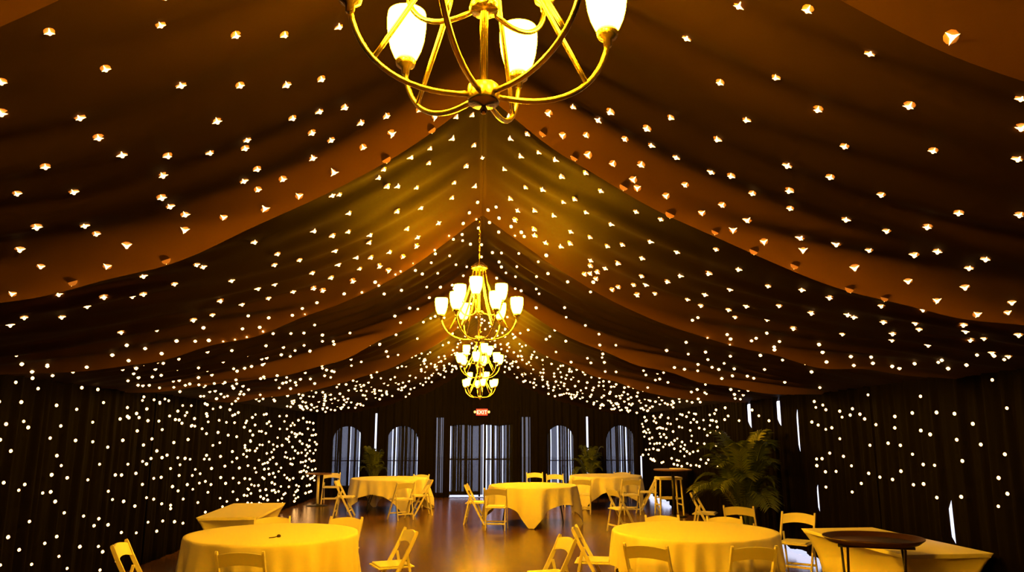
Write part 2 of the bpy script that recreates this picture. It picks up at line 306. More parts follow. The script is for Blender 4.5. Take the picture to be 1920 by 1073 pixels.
def fold(u, seed, amp):
    r = random.Random(seed)
    return amp * sum(a * math.sin(2*PI*u/w + p) for a, w, p in ((.55, .21 + r.random()*.05, r.random()*6), (.35, .117 + r.random()*.02, r.random()*6), (.45, .47 + r.random()*.1, r.random()*6)))
def drape(name, parent, p0, p1, nrm, z0, z1, seed, amp=.035, mat='black_drape', hem=None, step=.025, slit=None):
    """pleated cloth from p0 to p1 (ground points), bulging along nrm"""
    p0 = Vector(p0); p1 = Vector(p1); L = (p1 - p0).length; n = max(4, int(L / step)); nz = 36 if slit else 9
    vs = []; fs = []; nrm = Vector(nrm)
    for i in range(n + 1):
        t = i / n; u = L * t
        zb = z0 + (hem(u, L) if hem else 0)
        for k in range(nz + 1):
            q = k / nz
            d = fold(u + .02 * math.sin(q * 4 + seed), seed, amp * (1.15 - .5 * q)) * min(1, u / .10, (L - u) / .10)
            sh = 0
            if slit and u < .25:                          # the leading edge is pulled aside over part of its height
                zz = zb + (z1 - zb) * q; m = (zz - slit[1]) / (slit[2] - slit[1])
                if 0 < m < 1: sh = slit[0] * min(1, 5 * m, 5 * (1 - m)) * (1 - u / .25)
            p = p0.lerp(p1, t) + nrm * d + (p1 - p0).normalized() * sh
            vs.append((p.x, p.y, zb + (z1 - zb) * q))
    for i in range(n):
        for k in range(nz):
            a = i * (nz + 1) + k
            fs.append((a, a + 1, a + nz + 2, a + nz + 1))
    return pyd(name, vs, fs, mat, parent)

ZT = 2.42
def wall_root(name, label):
    o = bpy.data.objects.new(name, None); COL.objects.link(o)
    return struct(o, label)
wl = wall_root('wall_left', 'black pleated drapes along the left side of the tent')
y = YF - .05; k = 0
while y < YB:
    y2 = min(y + 1.45, YB + .05)
    drape('drape_panel', wl, (-HW, y - .06, 0), (-HW, y2 + .06, 0), (1, 0, 0), -.02, ZT, 100 + k); k += 1
    y = y2
wr = wall_root('wall_right', 'black pleated drapes along the right side with slits of daylight')
# right wall: some panels are pulled aside where daylight leaks in; (from, hem lift, slit (width, z0, z1))
RP = [(YF-.05, 0, None), (-1.7, 0, None), (.1, 0, None), (1.9, 0, None), (3.7, 0, None), (5.6, 0, None), (7.55, 0, (.085, .70, 1.18)), (9.0, 0, None),
      (10.585, .10, (.07, .70, 1.14)), (11.09, .16, (.075, 1.48, 2.22)), (11.74, .14, (.155, 1.90, 2.42)), (13.06, 0, (.175, 1.88, 2.42)), (14.6, 0, None), (16.2, 0, None),
      (17.9, 0, None), (18.9, .16, None), (20.6, .06, None), (YB+.05, 0, None)]
def hem_lift(y):                                    # the cloth hangs short of the floor along two stretches
    return max(.13 * max(0, min(1, (y - 10.7) / .15, (12.9 - y) / .5)), .16 * max(0, min(1, (y - 18.95) / .3, (21.8 - y) / .6))) * (1 + .18 * math.sin(y * 9))
for k, ((a, h, sl), nx_) in enumerate(zip(RP, RP[1:])):
    hm = (lambda u, L, a=a: hem_lift(a + u)) if h else None
    drape('drape_panel', wr, (HW, a, 0), (HW, nx_[0] + .03, 0), (-1, 0, 0), -.02, ZT, 300 + k, hem=hm, slit=sl)
wf = wall_root('wall_front', 'black drapes behind the camera')
for k in range(7):
    x = -HW - .05 + k * 1.36
    drape('drape_panel', wf, (x - .05, YF, 0), (x + 1.41, YF, 0), (0, 1, 0), -.02, 4.4, 500 + k)

# far wall: one black cloth with door, windows and slits cut out of it
def arch(x0, x1, zs, zt):
    c = (x0 + x1) / 2; r = (x1 - x0) / 2
    return lambda x: zs + (zt - zs) * math.sqrt(max(0, 1 - ((x - c) / r) ** 2))
OPEN = [  # x0, x1, bottom, top function
    (-4.25, -3.40, .30, arch(-4.25, -3.40, 1.62, 1.99)),
    (-3.045, -2.995, .55, lambda x: 2.36),
    (-2.69, -1.81, .30, arch(-2.69, -1.81, 1.60, 2.0)),
    (-1.30, -1.08, .14, lambda x: 2.24),
    (-0.90, 0.92, .015, lambda x: 2.03 + .03 * math.sin(x * 9)),
    (1.14, 1.42, .30, lambda x: 2.26),
    (1.90, 2.70, .30, arch(1.90, 2.70, 1.62, 2.02)),
    (3.06, 3.11, .55, lambda x: 2.27),
    (3.63, 4.48, .30, arch(3.63, 4.48, 1.55, 2.03)),
    (4.62, 4.66, .25, lambda x: 1.15),
]
wb = wall_root('wall_back', 'black drape covering the far end wall around the door and windows')
xs = {-HW - .1, HW + .1}
for x0, x1, zb, ft in OPEN:
    n = max(1, int((x1 - x0) / .03))
    for i in range(n + 1): xs.add(round(x0 + (x1 - x0) * i / n, 4))
g = -HW - .1
while g < HW + .1: xs.add(round(g, 4)); g += .03
xs = sorted(xs)
vs = []; fs = []
def bquad(xa, xb, za0, za1, zb0, zb1):
    i = len(vs)
    ya = YB + fold(xa, 71, .022); yb = YB + fold(xb, 71, .022)
    vs.extend([(xa, ya, za0), (xb, yb, zb0), (xb, yb, zb1), (xa, ya, za1)]); fs.append((i, i+1, i+2, i+3))
for xa, xb in zip(xs, xs[1:]):
    mid = (xa + xb) / 2
    hole = next((o for o in OPEN if o[0] <= mid <= o[1]), None)
    if hole:
        zb, ft = hole[2], hole[3]
        bquad(xa, xb, -.02, zb, -.02, zb); bquad(xa, xb, ft(xa), 4.45, ft(xb), 4.45)
    else: bquad(xa, xb, -.02, 4.45, -.02, 4.45)
pyd('gable_drape', vs, fs, 'back_drape', wb)

# sheer curtains: tight S-pleats, so light passes one layer here and three there
def sheer(name, x0, x1, z0, z1, y, seed, label, gaps=()):
    r = random.Random(seed); pts = []; x = x0
    root = thing(name, label, 'curtain', ((x0 + x1) / 2, y, z0), 0, 'sheer curtains across the far wall')
    segs = [[]]
    d = 0
    while x < x1:
        w = r.uniform(.025, .115)                                # one visible face of cloth
        ov = r.uniform(.3, .95) * w if r.random() < .8 else 0    # folded back under itself
        segs[-1] += [(x, y + d), (min(x + w, x1), y + d * .5)]
        if ov: segs[-1] += [(x + w - ov, y + .022), (x + w - ov * .1, y + .040)]
        d = r.uniform(-.02, .005)
        x += w
        if r.random() < .22 and x < x1 - .05:                    # the cloth parts a little
            x += r.uniform(.012, .034); segs.append([])
    for s in segs:
        if len(s) < 2: continue
        v = []; f = []; nz = 6
        for px, py in s:
            ph = r.uniform(-.006, .006)
            for k in range(nz + 1):
                v.append((px - (x0 + x1) / 2 + ph * math.sin(k * 1.1), py - y, (z1 - z0) * k / nz))
        for i in range(len(s) - 1):
            for k in range(nz):
                a = i * (nz + 1) + k; f.append((a, a + 1, a + nz + 2, a + nz + 1))
        pyd('curtain_width', v, f, 'sheer', root, False)
    return root
names = ['leftmost arched window', 'second arched window from the left', 'arched window right of the door', 'rightmost arched window']
for n, (i, lab) in enumerate(zip((0, 2, 6, 8), names)):
    x0, x1, zb, ft = OPEN[i]
    sheer('sheer_curtain', x0 - .06, x1 + .06, .02, 2.12, YB + .08, 40 + i, 'black sheer curtain backlit by the ' + lab)
    w = bpy.data.objects.new('window_%d' % (n + 1), None); COL.objects.link(w); w.location = ((x0+x1)/2, YB + .22, 0); struct(w, lab + ' on the far wall')
    hw = (x1 - x0) / 2 + .04
    bm = bmesh.new()
    pts = [(-hw, 0, .3)] + [(hw * math.cos(PI - PI*k/16), 0, 1.6 + .45 * math.sin(PI*k/16)) for k in range(17)] + [(hw, 0, .3)]
    tube(bm, pts, .03, 6); tube(bm, [(-hw, 0, .3), (hw, 0, .3)], .03, 6)
    obj('window_frame', bm, 'door_frame', w)
    bm = bmesh.new(); tube(bm, [(-hw, 0, 1.02), (hw, 0, 1.02)], .014, 6); obj('glazing_bar', bm, 'door_frame', w)
    v = [(p[0], 0, p[2]) for p in pts]; v = [(a, -.004, c) for a, b, c in v] + [(a, .004, c) for a, b, c in v]
    m = len(pts); f = [tuple(range(m)), tuple(range(2*m - 1, m - 1, -1))]
    pyd('pane', v, f, 'window_glass', w, False)
sheer('sheer_curtain', -1.36, -1.02, .02, 2.30, YB + .08, 61, 'narrow backlit sheer strip left of the double door')
sheer('sheer_curtain', 1.08, 1.48, .02, 2.32, YB + .08, 62, 'narrow backlit sheer strip right of the double door')
sheer('sheer_curtain', -.96, -.008, .075, 2.12, YB + .08, 63, 'black sheer curtain over the left leaf of the double door')
sheer('sheer_curtain', .078, .98, .075, 2.12, YB + .08, 64, 'black sheer curtain over the right leaf of the double door')
dr = bpy.data.objects.new('door_1', None); COL.objects.link(dr); dr.location = (0, YB + .22, 0); struct(dr, 'glazed double door behind sheer curtains in the far wall')
for x0, x1 in ((-.94, -.012), (.082, .96)):
    bm = bmesh.new()
    box(bm, x0, x0 + .05, -.02, .02, .01, 2.08); box(bm, x1 - .05, x1, -.02, .02, .01, 2.08)
    box(bm, x0, x1, -.02, .02, 2.03, 2.12); box(bm, x0, x1, -.02, .02, .06, .16)
    lf = obj('door_leaf', bm, 'door_frame', dr)
    bm = bmesh.new(); tube(bm, [(x0 + .03, -.07, 1.06), (x1 - .03, -.07, 1.06)], .022, 8); obj('push_bar', bm, 'door_frame', lf)
    bm = bmesh.new(); box(bm, x0 + .05, x1 - .05, -.004, .004, .16, 2.03); obj('pane', bm, 'window_glass', lf)

# exit sign with two emergency lamp heads
ex = thing('exit_sign', 'red lit exit sign with two lamp heads above the double door', 'sign', (.02, YB - .12, 2.30))
bm = bmesh.new(); box(bm, -.165, .165, 0, .06, 0, .19, None, .008); obj('housing', bm, 'exit_red', ex)
fc = bpy.data.curves.new('exit_letters', 'FONT'); fc.body = 'EXIT'; fc.size = .15; fc.align_x = 'CENTER'; fc.extrude = .003
tmp = bpy.data.objects.new('exit_letters', fc); COL.objects.link(tmp)
bpy.context.view_layer.update()
tm = bpy.data.meshes.new_from_object(tmp.evaluated_get(bpy.context.evaluated_depsgraph_get()))
bpy.data.objects.remove(tmp)
fo = link('letters', tm, None, ex); tm.materials.clear(); tm.materials.append(MATS['exit_white'])
fo.location = (0, -.004, .042); fo.rotation_euler = (R(90), 0, 0)
for s in (-1, 1):
    bm = bmesh.new(); lathe(bm, [(0, 0), (.02, .0), (.035, .05), (.038, .06), (0, .065)], 14, Matrix.Translation((s*.20, .03, .10)) @ Matrix.Rotation(R(90), 4, 'X'))
    tube(bm, [(s*.16, .03, .09), (s*.20, .03, .10)], .012, 6)
    obj('lamp_head', bm, 'spot_glow', ex, True)
# ------------------------------------------------------------------ chandeliers
def make_chandelier(label, loc, phase, chain_top):
    t = thing('chandelier', label, 'chandelier', loc, 0, 'brass chandeliers hanging from the ridge')
    bm = bmesh.new()
    lathe(bm, [(0, -.035), (.008, -.03), (.012, -.018), (.006, -.006), (.044, 0), (.046, .01), (.046, .05), (.035, .058), (0, .058)], 28)
    obj('lower_hub', bm, 'brass', t, True)
    bm = bmesh.new(); tube(bm, [(0, 0, .05), (0, 0, .78)], .012, 12); obj('column', bm, 'brass', t, True)
    bm = bmesh.new(); lathe(bm, [(0, .285), (.04, .288), (.045, .30), (.04, .315), (.014, .325), (0, .325)], 24); obj('upper_hub', bm, 'brass', t, True)
    bm = bmesh.new(); lathe(bm, [(0, .745), (.07, .75), (.083, .757), (.083, .785), (.06, .795), (.04, .815), (.012, .83), (0, .83)], 28); obj('crown_plate', bm, 'brass', t, True)
    RT = .385
    def lamp(parent, x, y, z):
        # candle cup, shade and bulb at the end of an arm
        bm = bmesh.new(); M = Matrix.Translation((x, y, z))
        lathe(bm, [(0, 0), (.012, 0), (.014, .02), (.030, .03), (.034, .045), (.030, .055), (0, .055)], 16, M)
        obj('socket_cup', bm, 'brass', parent, True)
        bm = bmesh.new()
        pr = [(.026, .05), (.038, .062), (.050, .09), (.059, .125), (.064, .165), (.065, .195), (.062, .220)]
        lathe(bm, pr + [(r - .004, zz) for r, zz in reversed(pr)], 24, M)
        obj('glass_shade', bm, 'lamp_glass', parent, True)
        bm = bmesh.new(); lathe(bm, [(0, .058), (.012, .06), (.014, .085), (.024, .11), (.028, .135), (.022, .158), (0, .168)], 14, M)
        obj('light_bulb', bm, 'lamp_bulb', parent, True)
    for k in range(6):
        a = phase + k * PI / 3; c, s = math.cos(a), math.sin(a)
        P = lambda r, z: (r * c, r * s, z)
        pts = bez(P(.04, .025), P(.22, .0), P(.355, .08), P(RT, .235), 14)
        bm = bmesh.new(); tube(bm, pts, .0085, 8); arm = obj('arm', bm, 'brass', t, True)
        lamp(arm, *P(RT, .23))
        r0, z0 = Vector(pts[9]).xy.length, pts[9].z
        rod = bez(P(r0, z0), P(r0 * .62, z0 + .22), P(.10, .44), P(.062, .755), 14)
        bm = bmesh.new(); tube(bm, rod, .0075, 8); obj('stay_rod', bm, 'brass', t, True)
    for k in range(3):
        a = phase + R(28) + k * 2 * PI / 3; c, s = math.cos(a), math.sin(a)
        P = lambda r, z: (r * c, r * s, z)
        pts = bez(P(.03, .30), P(.15, .25), P(.245, .30), P(.25, .40), 12)
        bm = bmesh.new(); tube(bm, pts, .008, 8); arm = obj('arm', bm, 'brass', t, True)
        lamp(arm, *P(.25, .395))
    # chain and ceiling hook
    n = max(3, int((chain_top - .83) / .042)); 
    bm = bmesh.new()
    for i in range(n):
        zc = .845 + i * (chain_top - .845) / n; ax = (1, 0) if i % 2 else (0, 1)
        ring = [(ax[0] * .010 * math.cos(q), ax[1] * .010 * math.cos(q), zc + .026 * math.sin(q)) for q in [2*PI*j/10 for j in range(11)]]
        tube(bm, ring, .0032, 5, False)
    tube(bm, [(0, .012, .83), (.006, .014, (chain_top + .83)/2), (0, .012, chain_top)], .004, 6)
    obj('chain', bm, 'brass', t, True)
    bm = bmesh.new(); lathe(bm, [(0, chain_top - .05), (.02, chain_top - .045), (.045, chain_top - .015), (.05, chain_top), (0, chain_top)], 18); obj('ceiling_rose', bm, 'brass', t, True)
    return t
CH = [(0.0, 2.0, 2.745, R(12), 'large brass chandelier nearest the camera, cut by the top of the photo'),
      (-.03, 7.50, 2.715, R(-5), 'brass chandelier hanging complete in the middle of the tent, second in line'),
      (-.03, 13.5, 2.76, R(20), 'third brass chandelier in line, partly behind the second one'),
      (-.03, 18.1, 2.62, R(40), 'farthest and lowest looking brass chandelier, above the exit sign')]
for x, y, z, ph, lab in CH:
    make_chandelier(lab, (x, y, z), ph, ceil_z(x, y) - z - .0)
# ------------------------------------------------------------------ furniture builders
def table_frame(name, label, x, y, rz=0, rad=.880):
    t = thing(name, label, 'table', (x, y, 0), rz, 'round banquet tables')
    bm = bmesh.new(); lathe(bm, [(0, .725), (rad - .01, .725), (rad, .732), (rad, .748), (rad - .008, .752), (0, .752)], 64); obj('tabletop', bm, 'dark_wood', t)
    for sx in (-1, 1):
        for sy in (-1, 1):
            bm = bmesh.new()
            tube(bm, bez((sx*.30, sy*.36, .725), (sx*.34, sy*.38, .5), (sx*.46, sy*.40, .3), (sx*.50, sy*.40, .0), 8), .014, 8)
            obj('leg', bm, 'black_metal', t, True)
    for sx in (-1, 1):
        bm = bmesh.new(); tube(bm, [(sx*.395, -.385, .42), (sx*.395, .385, .42)], .010, 8); obj('leg_brace', bm, 'black_metal', t, True)
    return t
def round_cloth(label, x, y, half, corner, seed, square=True, drop=.7, rad=.887, zt=.7555):
    """cloth over a round table: a square one hangs low at its four corners"""
    r = random.Random(seed); n = 240; rings = [0.0, .35, .7, .86]; nd = 16
    fr = [(r.choice([7, 9, 11, 14, 17, 21, 26, 31]), r.uniform(0, 6.28), r.uniform(.4, 1)) for _ in range(6)]
    vs = [(0, 0, zt)]; fs = []
    rows = []
    for rr in rings[1:]:
        rows.append([(rr * math.cos(2*PI*k/n), rr * math.sin(2*PI*k/n), zt) for k in range(n)])
    for j in range(nd + 1):
        row = []
        for k in range(n):
            a = 2*PI*k/n
            if square:
                q = a - corner + PI/4
                ext = half / max(abs(math.cos(q)), abs(math.sin(q)))
                ext = min(ext, half * 1.36)
                T = min(ext - rad, zt - .012)
            else: T = drop
            s = T * (j / nd) ** 1.15
            f = sum(am * math.sin(m * a + p) for m, p, am in fr) / 2.2
            if square:                                     # deep cone folds run down to the corners
                dc = (a - corner + PI/4) % (PI/2) - PI/4
                f += 1.1 * math.exp(-(dc / .17) ** 2) - .5 * math.exp(-((abs(dc) - .33) / .12) ** 2)
            flare = .008 + min(.008, s) + .05 * s + f * .078 * min(1, s / .5) ** .8
            rd = rad + flare
            z = zt - s if s > .012 else zt - s * .5
            row.append((rd * math.cos(a), rd * math.sin(a), z))
        rows.append(row)
    for row in rows: vs.extend(row)
    for k in range(n): fs.append((0, 1 + k, 1 + (k + 1) % n))
    for j in range(len(rows) - 1):
        b = 1 + j * n
        for k in range(n):
            fs.append((b + k, b + n + k, b + n + (k+1) % n, b + (k+1) % n))
    o = pyd('tablecloth', vs, fs, 'linen', None)
    o.location = (x, y, 0)
    return tag(o, label, 'tablecloth', 'white cloths on the round tables')

def make_chair():
    t = thing('folding_chair', 'x', 'chair', (0, 0, 0), 0, 'white folding chairs around the tables')
    cr = 'chair_resin'
    def upright(s):
        bm = bmesh.new(); vs_ = []
        path = [(.205, 0), (.11, .18), (.0, .40), (-.075, .54), (-.135, .66), (-.18, .76), (-.198, .80), (-.203, .815)]
        w = [.030, .034, .036, .036, .034, .034, .030, .018]
        rings = []
        for (py, pz), ww in zip(path, w):
            ring = []
            for dx, dy in ((-.5, -.5), (.5, -.5), (.5, .5), (-.5, .5)):
                ring.append(bm.verts.new((s * .209 + dx * .022, py + dy * ww, pz + dy * ww * .45)))
            rings.append(ring)
        for a, b in zip(rings, rings[1:]):
            for k in range(4): bm.faces.new((a[k], a[(k+1)%4], b[(k+1)%4], b[k]))
        bm.faces.new(list(reversed(rings[0]))); bm.faces.new(rings[-1])
        return bm
    for s in (-1, 1):
        obj('upright', upright(s), cr, t)
        bm = bmesh.new(); beam(bm, (s*.184, -.215, 0), (s*.184, -.105, .56), .020, .030, Vector((0, 1, 0))); obj('rear_leg', bm, cr, t)
    # backrest: curved slat, arched above and below
    bm = bmesh.new(); n = 14; cols = []
    for i in range(n + 1):
        u = 2 * i / n - 1; x = u * .205
        dep = -.022 * (1 - u*u); zb = .655 + .030 * (1 - u*u); ztp = .778 + .028 * (1 - u*u)
        c = []
        for z, o_ in ((zb, 0), (ztp, 0), (ztp, 1), (zb, 1)):
            yy = -.135 - (z - .66) * .43 + dep + (.009 if o_ else -.009)
            c.append(bm.verts.new((x, yy, z)))
        cols.append(c)
    for a, b in zip(cols, cols[1:]):
        for k in range(4): bm.faces.new((a[k], b[k], b[(k+1)%4], a[(k+1)%4]))
    bm.faces.new(cols[0]); bm.faces.new(list(reversed(cols[-1])))
    bmesh.ops.recalc_face_normals(bm, faces=bm.faces)
    obj('backrest', bm, cr, t)
    bm = bmesh.new(); box(bm, -.192, .192, -.19, .205, .425, .443, None, .006); st = obj('seat', bm, cr, t)
    bm = bmesh.new(); box(bm, -.168, .168, -.165, .185, .443, .462, None, .009); obj('seat_pad', bm, 'seat_vinyl', st)
    bm = bmesh.new(); beam(bm, (-.20, .13, .14), (.20, .13, .14), .022, .03); obj('stretcher', bm, cr, t)
    bm = bmesh.new(); beam(bm, (-.18, -.19, .13), (.18, -.19, .13), .022, .03); obj('stretcher', bm, cr, t)
    return t
chair0 = make_chair(); used = [False]
def chair(tx, ty, face, label, tilt=0):
    """tx, ty: where the top of the backrest stands; face: direction the seat looks"""
    o = copy_tree(chair0) if used[0] else chair0
    used[0] = True
    a = R(face)
    o.location = (tx + .20 * math.cos(a), ty + .20 * math.sin(a), 0)
    o.rotation_euler = (0, 0, a - PI/2)
    o['label'] = label
    o.scale = (1, 1, .955)
    return o
# ------------------------------------------------------------------ tables, cloths, chairs in place
TB = [(-2.23, 8.51, 'nearest left', 1.2, 0, False), (2.37, 8.56, 'nearest right', 1.22, R(-47), True), (1.08, 15.87, 'middle, before the far door', 1.22, R(-96), True),
      (-2.17, 18.40, 'far left', 1.20, R(-152), True), (3.15, 19.30, 'far right', 1.20, R(-40), True)]
for k, (x, y, nm, half, co, sq) in enumerate(TB):
    table_frame('round_table', 'round folding table with curved black legs under the cloth, ' + nm, x, y, R((20, 35, 50, 10, 60)[k]))
CL = ['round white cloth hanging to full length on the nearest left table', 'white cloth with raised hem on the nearest right table',
      'pale cloth with a corner reaching the floor on the middle table', 'white cloth on the far left round table', 'white cloth on the far right round table']
for k, (x, y, nm, half, co, sq) in enumerate(TB):
    round_cloth(CL[k], x, y, half, co, 11 + k, sq, .70)
CHAIRS = [
 (-3.49, 7.72, 8, 'white folding chair left of the nearest left table, seat facing right'),
 (-2.14, 7.08, 88, 'white folding chair in front of the nearest left table, its back to the camera'),
 (-.76, 8.60, 203, 'white folding chair right of the nearest left table, seat turned toward it'),
 (-1.68, 9.86, 255, 'white folding chair behind the nearest left table, at its right'),
 (-2.62, 9.93, 285, 'white folding chair behind the nearest left table, beside the stretch-covered table'),
 (.89, 7.93, 195, 'white folding chair alone in the middle aisle, facing left'),
 (1.06, 8.75, -12, 'white folding chair at the left side of the nearest right table'),
 (1.56, 7.34, 60, 'white folding chair at the front left of the nearest right table, turned sideways'),
 (2.56, 7.22, 91, 'white folding chair in front of the nearest right table, its back squarely to the camera'),
 (2.33, 9.90, 268, 'white folding chair behind the nearest right table, at its left'),
 (3.08, 9.72, 260, 'white folding chair behind the nearest right table, at its right'),
 (4.22, 10.15, 232, 'white folding chair by the right wall, facing the camera beside the palm'),
 (-.30, 15.85, -6, 'white folding chair left of the middle table, facing it'),
 (.28, 14.68, 84, 'white folding chair with its back to the camera at the middle table'),
 (1.43, 20.40, 270, 'white folding chair near the far wall, left one of two backs above the middle table'),
 (1.89, 19.60, 270, 'white folding chair near the far wall, right one of two backs above the middle table'),
 (2.46, 14.39, 20, 'white folding chair right of the middle table, its bright back slat toward it'),
 (2.29, 17.42, 84, 'white folding chair at the front left of the far right table'),
 (3.41, 17.30, 95, 'white folding chair at the front right of the far right table'),
 (4.22, 18.3, 172, 'white folding chair right of the far right table, seen from the side'),
 (3.8, 20.55, 262, 'white folding chair behind the far right table'),
 (3.78, 13.66, -25, 'white folding chair facing the right wall before the palm'),
 (3.72, 11.05, 60, 'white folding chair just behind the nearest right table, greyish in daylight'),
 (-3.20, 17.25, 0, 'white folding chair left of the far left table'),
 (-1.58, 16.46, 125, 'white folding chair at the front right of the far left table, back to the camera'),
 (-1.13, 17.55, 195, 'white folding chair right of the far left table, seen from the side'),
 (-1.50, 19.6, 250, 'white folding chair behind the far left table'),
 (-3.92, 20.50, 275, 'white folding chair by the leftmost arched window, bright with daylight'),
]
for x, y, a, lab in CHAIRS: chair(x, y, a, lab)

# stretch-covered rectangular tables: cover drawn in to the four feet
def stretch_table(label, cx, cy, w, l, rz, seed, h=.745):
    t = thing('buffet_table', label, 'table', (cx, cy, 0), rz, 'rectangular tables in stretch covers')
    m = 26; vs = []; fs = []; nz = 16
    per = []
    for sidx in range(4):
        for i in range(m):
            q = i / m
            per.append((sidx, q))
    def top(sidx, q):
        c = [(-1,-1),(1,-1),(1,1),(-1,1)]; a = c[sidx]; b = c[(sidx+1)%4]
        return a[0] + (b[0]-a[0])*q, a[1] + (b[1]-a[1])*q
    rows = []
    for j in range(nz + 1):
        d = j / nz; row = []
        for sidx, q in per:
            ux, uy = top(sidx, q)
            e = 4 * q * (1 - q)                               # 0 at a corner, 1 at mid side
            ins = (1 - math.exp(-d * 3.2)) * (.17 if True else 0)
            bow = .085 * math.sin(PI * min(1, d * 1.0)) * e
            hem = (.17 * e ** .6)
            x = ux * (w/2 - ins) ; y = uy * (l/2 - ins)
            if sidx in (0, 2): y -= math.copysign(bow, uy)
            else: x -= math.copysign(bow, ux)
            z = h - (h - .012 - hem) * d
            if j == 0: x *= 1 - .006; y *= 1 - .006
            if j == 0: z = h + .006
            row.append((x, y, z))
        rows.append(row)
    n = len(per)
    for r_ in rows: vs.extend(r_)
    for j in range(nz):
        for k in range(n):
            fs.append((j*n + k, (j+1)*n + k, (j+1)*n + (k+1)%n, j*n + (k+1)%n))
    fs.append(tuple(range(n)))
    o = pyd('stretch_cover', vs, fs, 'stretch_fabric', t)
    o.data.polygons[len(fs) - 1].use_smooth = False
    for sx in (-1, 1):
        for sy in (-1, 1):
            bm = bmesh.new(); px, py = sx*(w/2 - .185), sy*(l/2 - .185)
            tube(bm, [(px, py, 0), (px, py, h - .03)], .014, 8); obj('leg', bm, 'black_metal', t, True)
    bm = bmesh.new(); box(bm, -w/2 + .02, w/2 - .02, -l/2 + .02, l/2 - .02, h - .035, h - .004, None, .004); obj('tabletop', bm, 'white_plastic', t)
    return t
stretch_table('rectangular table in a tight stretch cover behind the nearest left round table', -3.32, 11.10, .78, 2.0, R(4.5), 1)
stretch_table('rectangular table in a tight stretch cover at the right, beside the dark tray', 4.13, 7.79, .86, 1.9, R(4), 2)

# waiter's tray on a folding stand
ts = thing('tray_stand', 'black folding stand carrying a round brown tray before the right table', 'stand', (3.44, 6.72, 0), R(-21))
for s in (-1, 1):
    bm = bmesh.new(); beam(bm, (-.30, s*.19, .862), (.30, s*.19, .862), .030, .025); obj('top_rail', bm, 'black_metal', ts)
    for q in (-1, 1):
        bm = bmesh.new(); beam(bm, (q*(.235 + .012*s), s*.19, .85), (q*(.235 + .012*s), -s*.24, 0), .034, .02, Vector((1, 0, 0))); obj('leg', bm, 'black_metal', ts)
    bm = bmesh.new(); beam(bm, (-.235, s*.15, .16), (.235, s*.15, .16), .02, .02); obj('crossbar', bm, 'black_metal', ts)
for q in (-1, 1):
    bm = bmesh.new(); beam(bm, (q*.12, -.19, .876), (q*.12, .19, .876), .03, .004); obj('strap', bm, 'black_metal', ts)
tr = thing('serving_tray', 'large round dark brown tray resting on the black folding stand', 'tray', (3.44, 6.72, .879))
bm = bmesh.new(); lathe(bm, [(0, 0), (.33, 0), (.36, .006), (.40, .040), (.412, .044), (.412, .036), (.366, .0)], 64); obj('rim', bm, 'tray_plastic', tr, True)
bm = bmesh.new(); lathe(bm, [(0, .003), (.30, .003), (.335, .004), (.34, .006), (0, .006)], 48); obj('liner', bm, 'tray_plastic', tr, True)

# tall tables
def tall_table(label, x, y, h, rad, mat):
    t = thing('cocktail_table', label, 'table', (x, y, 0), 0, 'tall cocktail tables')
    bm = bmesh.new(); lathe(bm, [(0, h - .028), (rad - .01, h - .028), (rad, h - .02), (rad, h - .006), (rad - .008, h), (0, h)], 40); obj('tabletop', bm, 'dark_wood', t)
    bm = bmesh.new(); tube(bm, [(0, 0, .02), (0, 0, h - .028)], .034, 14); obj('pole', bm, mat, t, True)
    bm = bmesh.new(); lathe(bm, [(0, 0), (.27, 0), (.27, .008), (.12, .022), (.04, .05), (0, .05)], 32); obj('base', bm, 'black_metal', t, True)
    bm = bmesh.new(); lathe(bm, [(0, h - .05), (.12, h - .04), (.12, h - .028), (0, h - .028)], 20); obj('top_plate', bm, mat, t, True)
tall_table('tall round brown table with a pale pole beside the leftmost arched window', -4.12, 19.75, .80, .33, 'white_plastic')
tall_table('tall round table with a dark pole in front of the wooden stool at right', 4.26, 16.9, 1.02, .42, 'black_metal')
nk = thing('napkin', 'folded white napkin lying on the tall table at right', 'napkin', (4.38, 16.85, 1.02), R(10))
bm = bmesh.new(); box(bm, -.17, .17, -.12, .12, 0, .012, None, .004); obj('lower_fold', bm, 'linen', nk)
bm = bmesh.new(); box(bm, -.168, .12, -.118, .118, .012, .022, None, .004); obj('upper_fold', bm, 'linen', nk)
st = thing('bar_stool', 'white backless bar stool standing behind the tall table at right', 'stool', (4.28, 17.42, 0), R(4))
bm = bmesh.new(); box(bm, -.27, .27, -.20, .20, .765, .825, None, .012); obj('seat', bm, 'seat_vinyl', st)
for sx in (-1, 1):
    for sy in (-1, 1):
        bm = bmesh.new(); beam(bm, (sx*.235, sy*.17, .77), (sx*.27, sy*.20, 0), .034, .034); obj('leg', bm, 'chair_resin', st)
for sy in (-1, 1):
    bm = bmesh.new(); beam(bm, (-.25, sy*.185, .36), (.25, sy*.185, .36), .025, .035); obj('footrest', bm, 'chair_resin', st)
for sx in (-1, 1):
    bm = bmesh.new(); beam(bm, (sx*.257, -.185, .22), (sx*.257, .185, .22), .025, .03); obj('stretcher', bm, 'chair_resin', st)

# small clip on the nearest left cloth
cp = thing('table_clip', 'tiny dark bent wire clip lying on the nearest left tablecloth', 'clip', (-2.10, 8.10, .757), R(25))
bm = bmesh.new(); tube(bm, bez((-.06, 0, .006), (-.03, .01, .006), (0, 0, .004), (.03, 0, .022), 8), .005, 6); obj('wire', bm, 'clip_metal', cp, True)
bm = bmesh.new(); lathe(bm, [(0, 0), (.018, .003), (.022, .014), (.014, .028), (0, .032)], 12, Matrix.Translation((.035, 0, .004))); obj('grip', bm, 'clip_metal', cp, True)

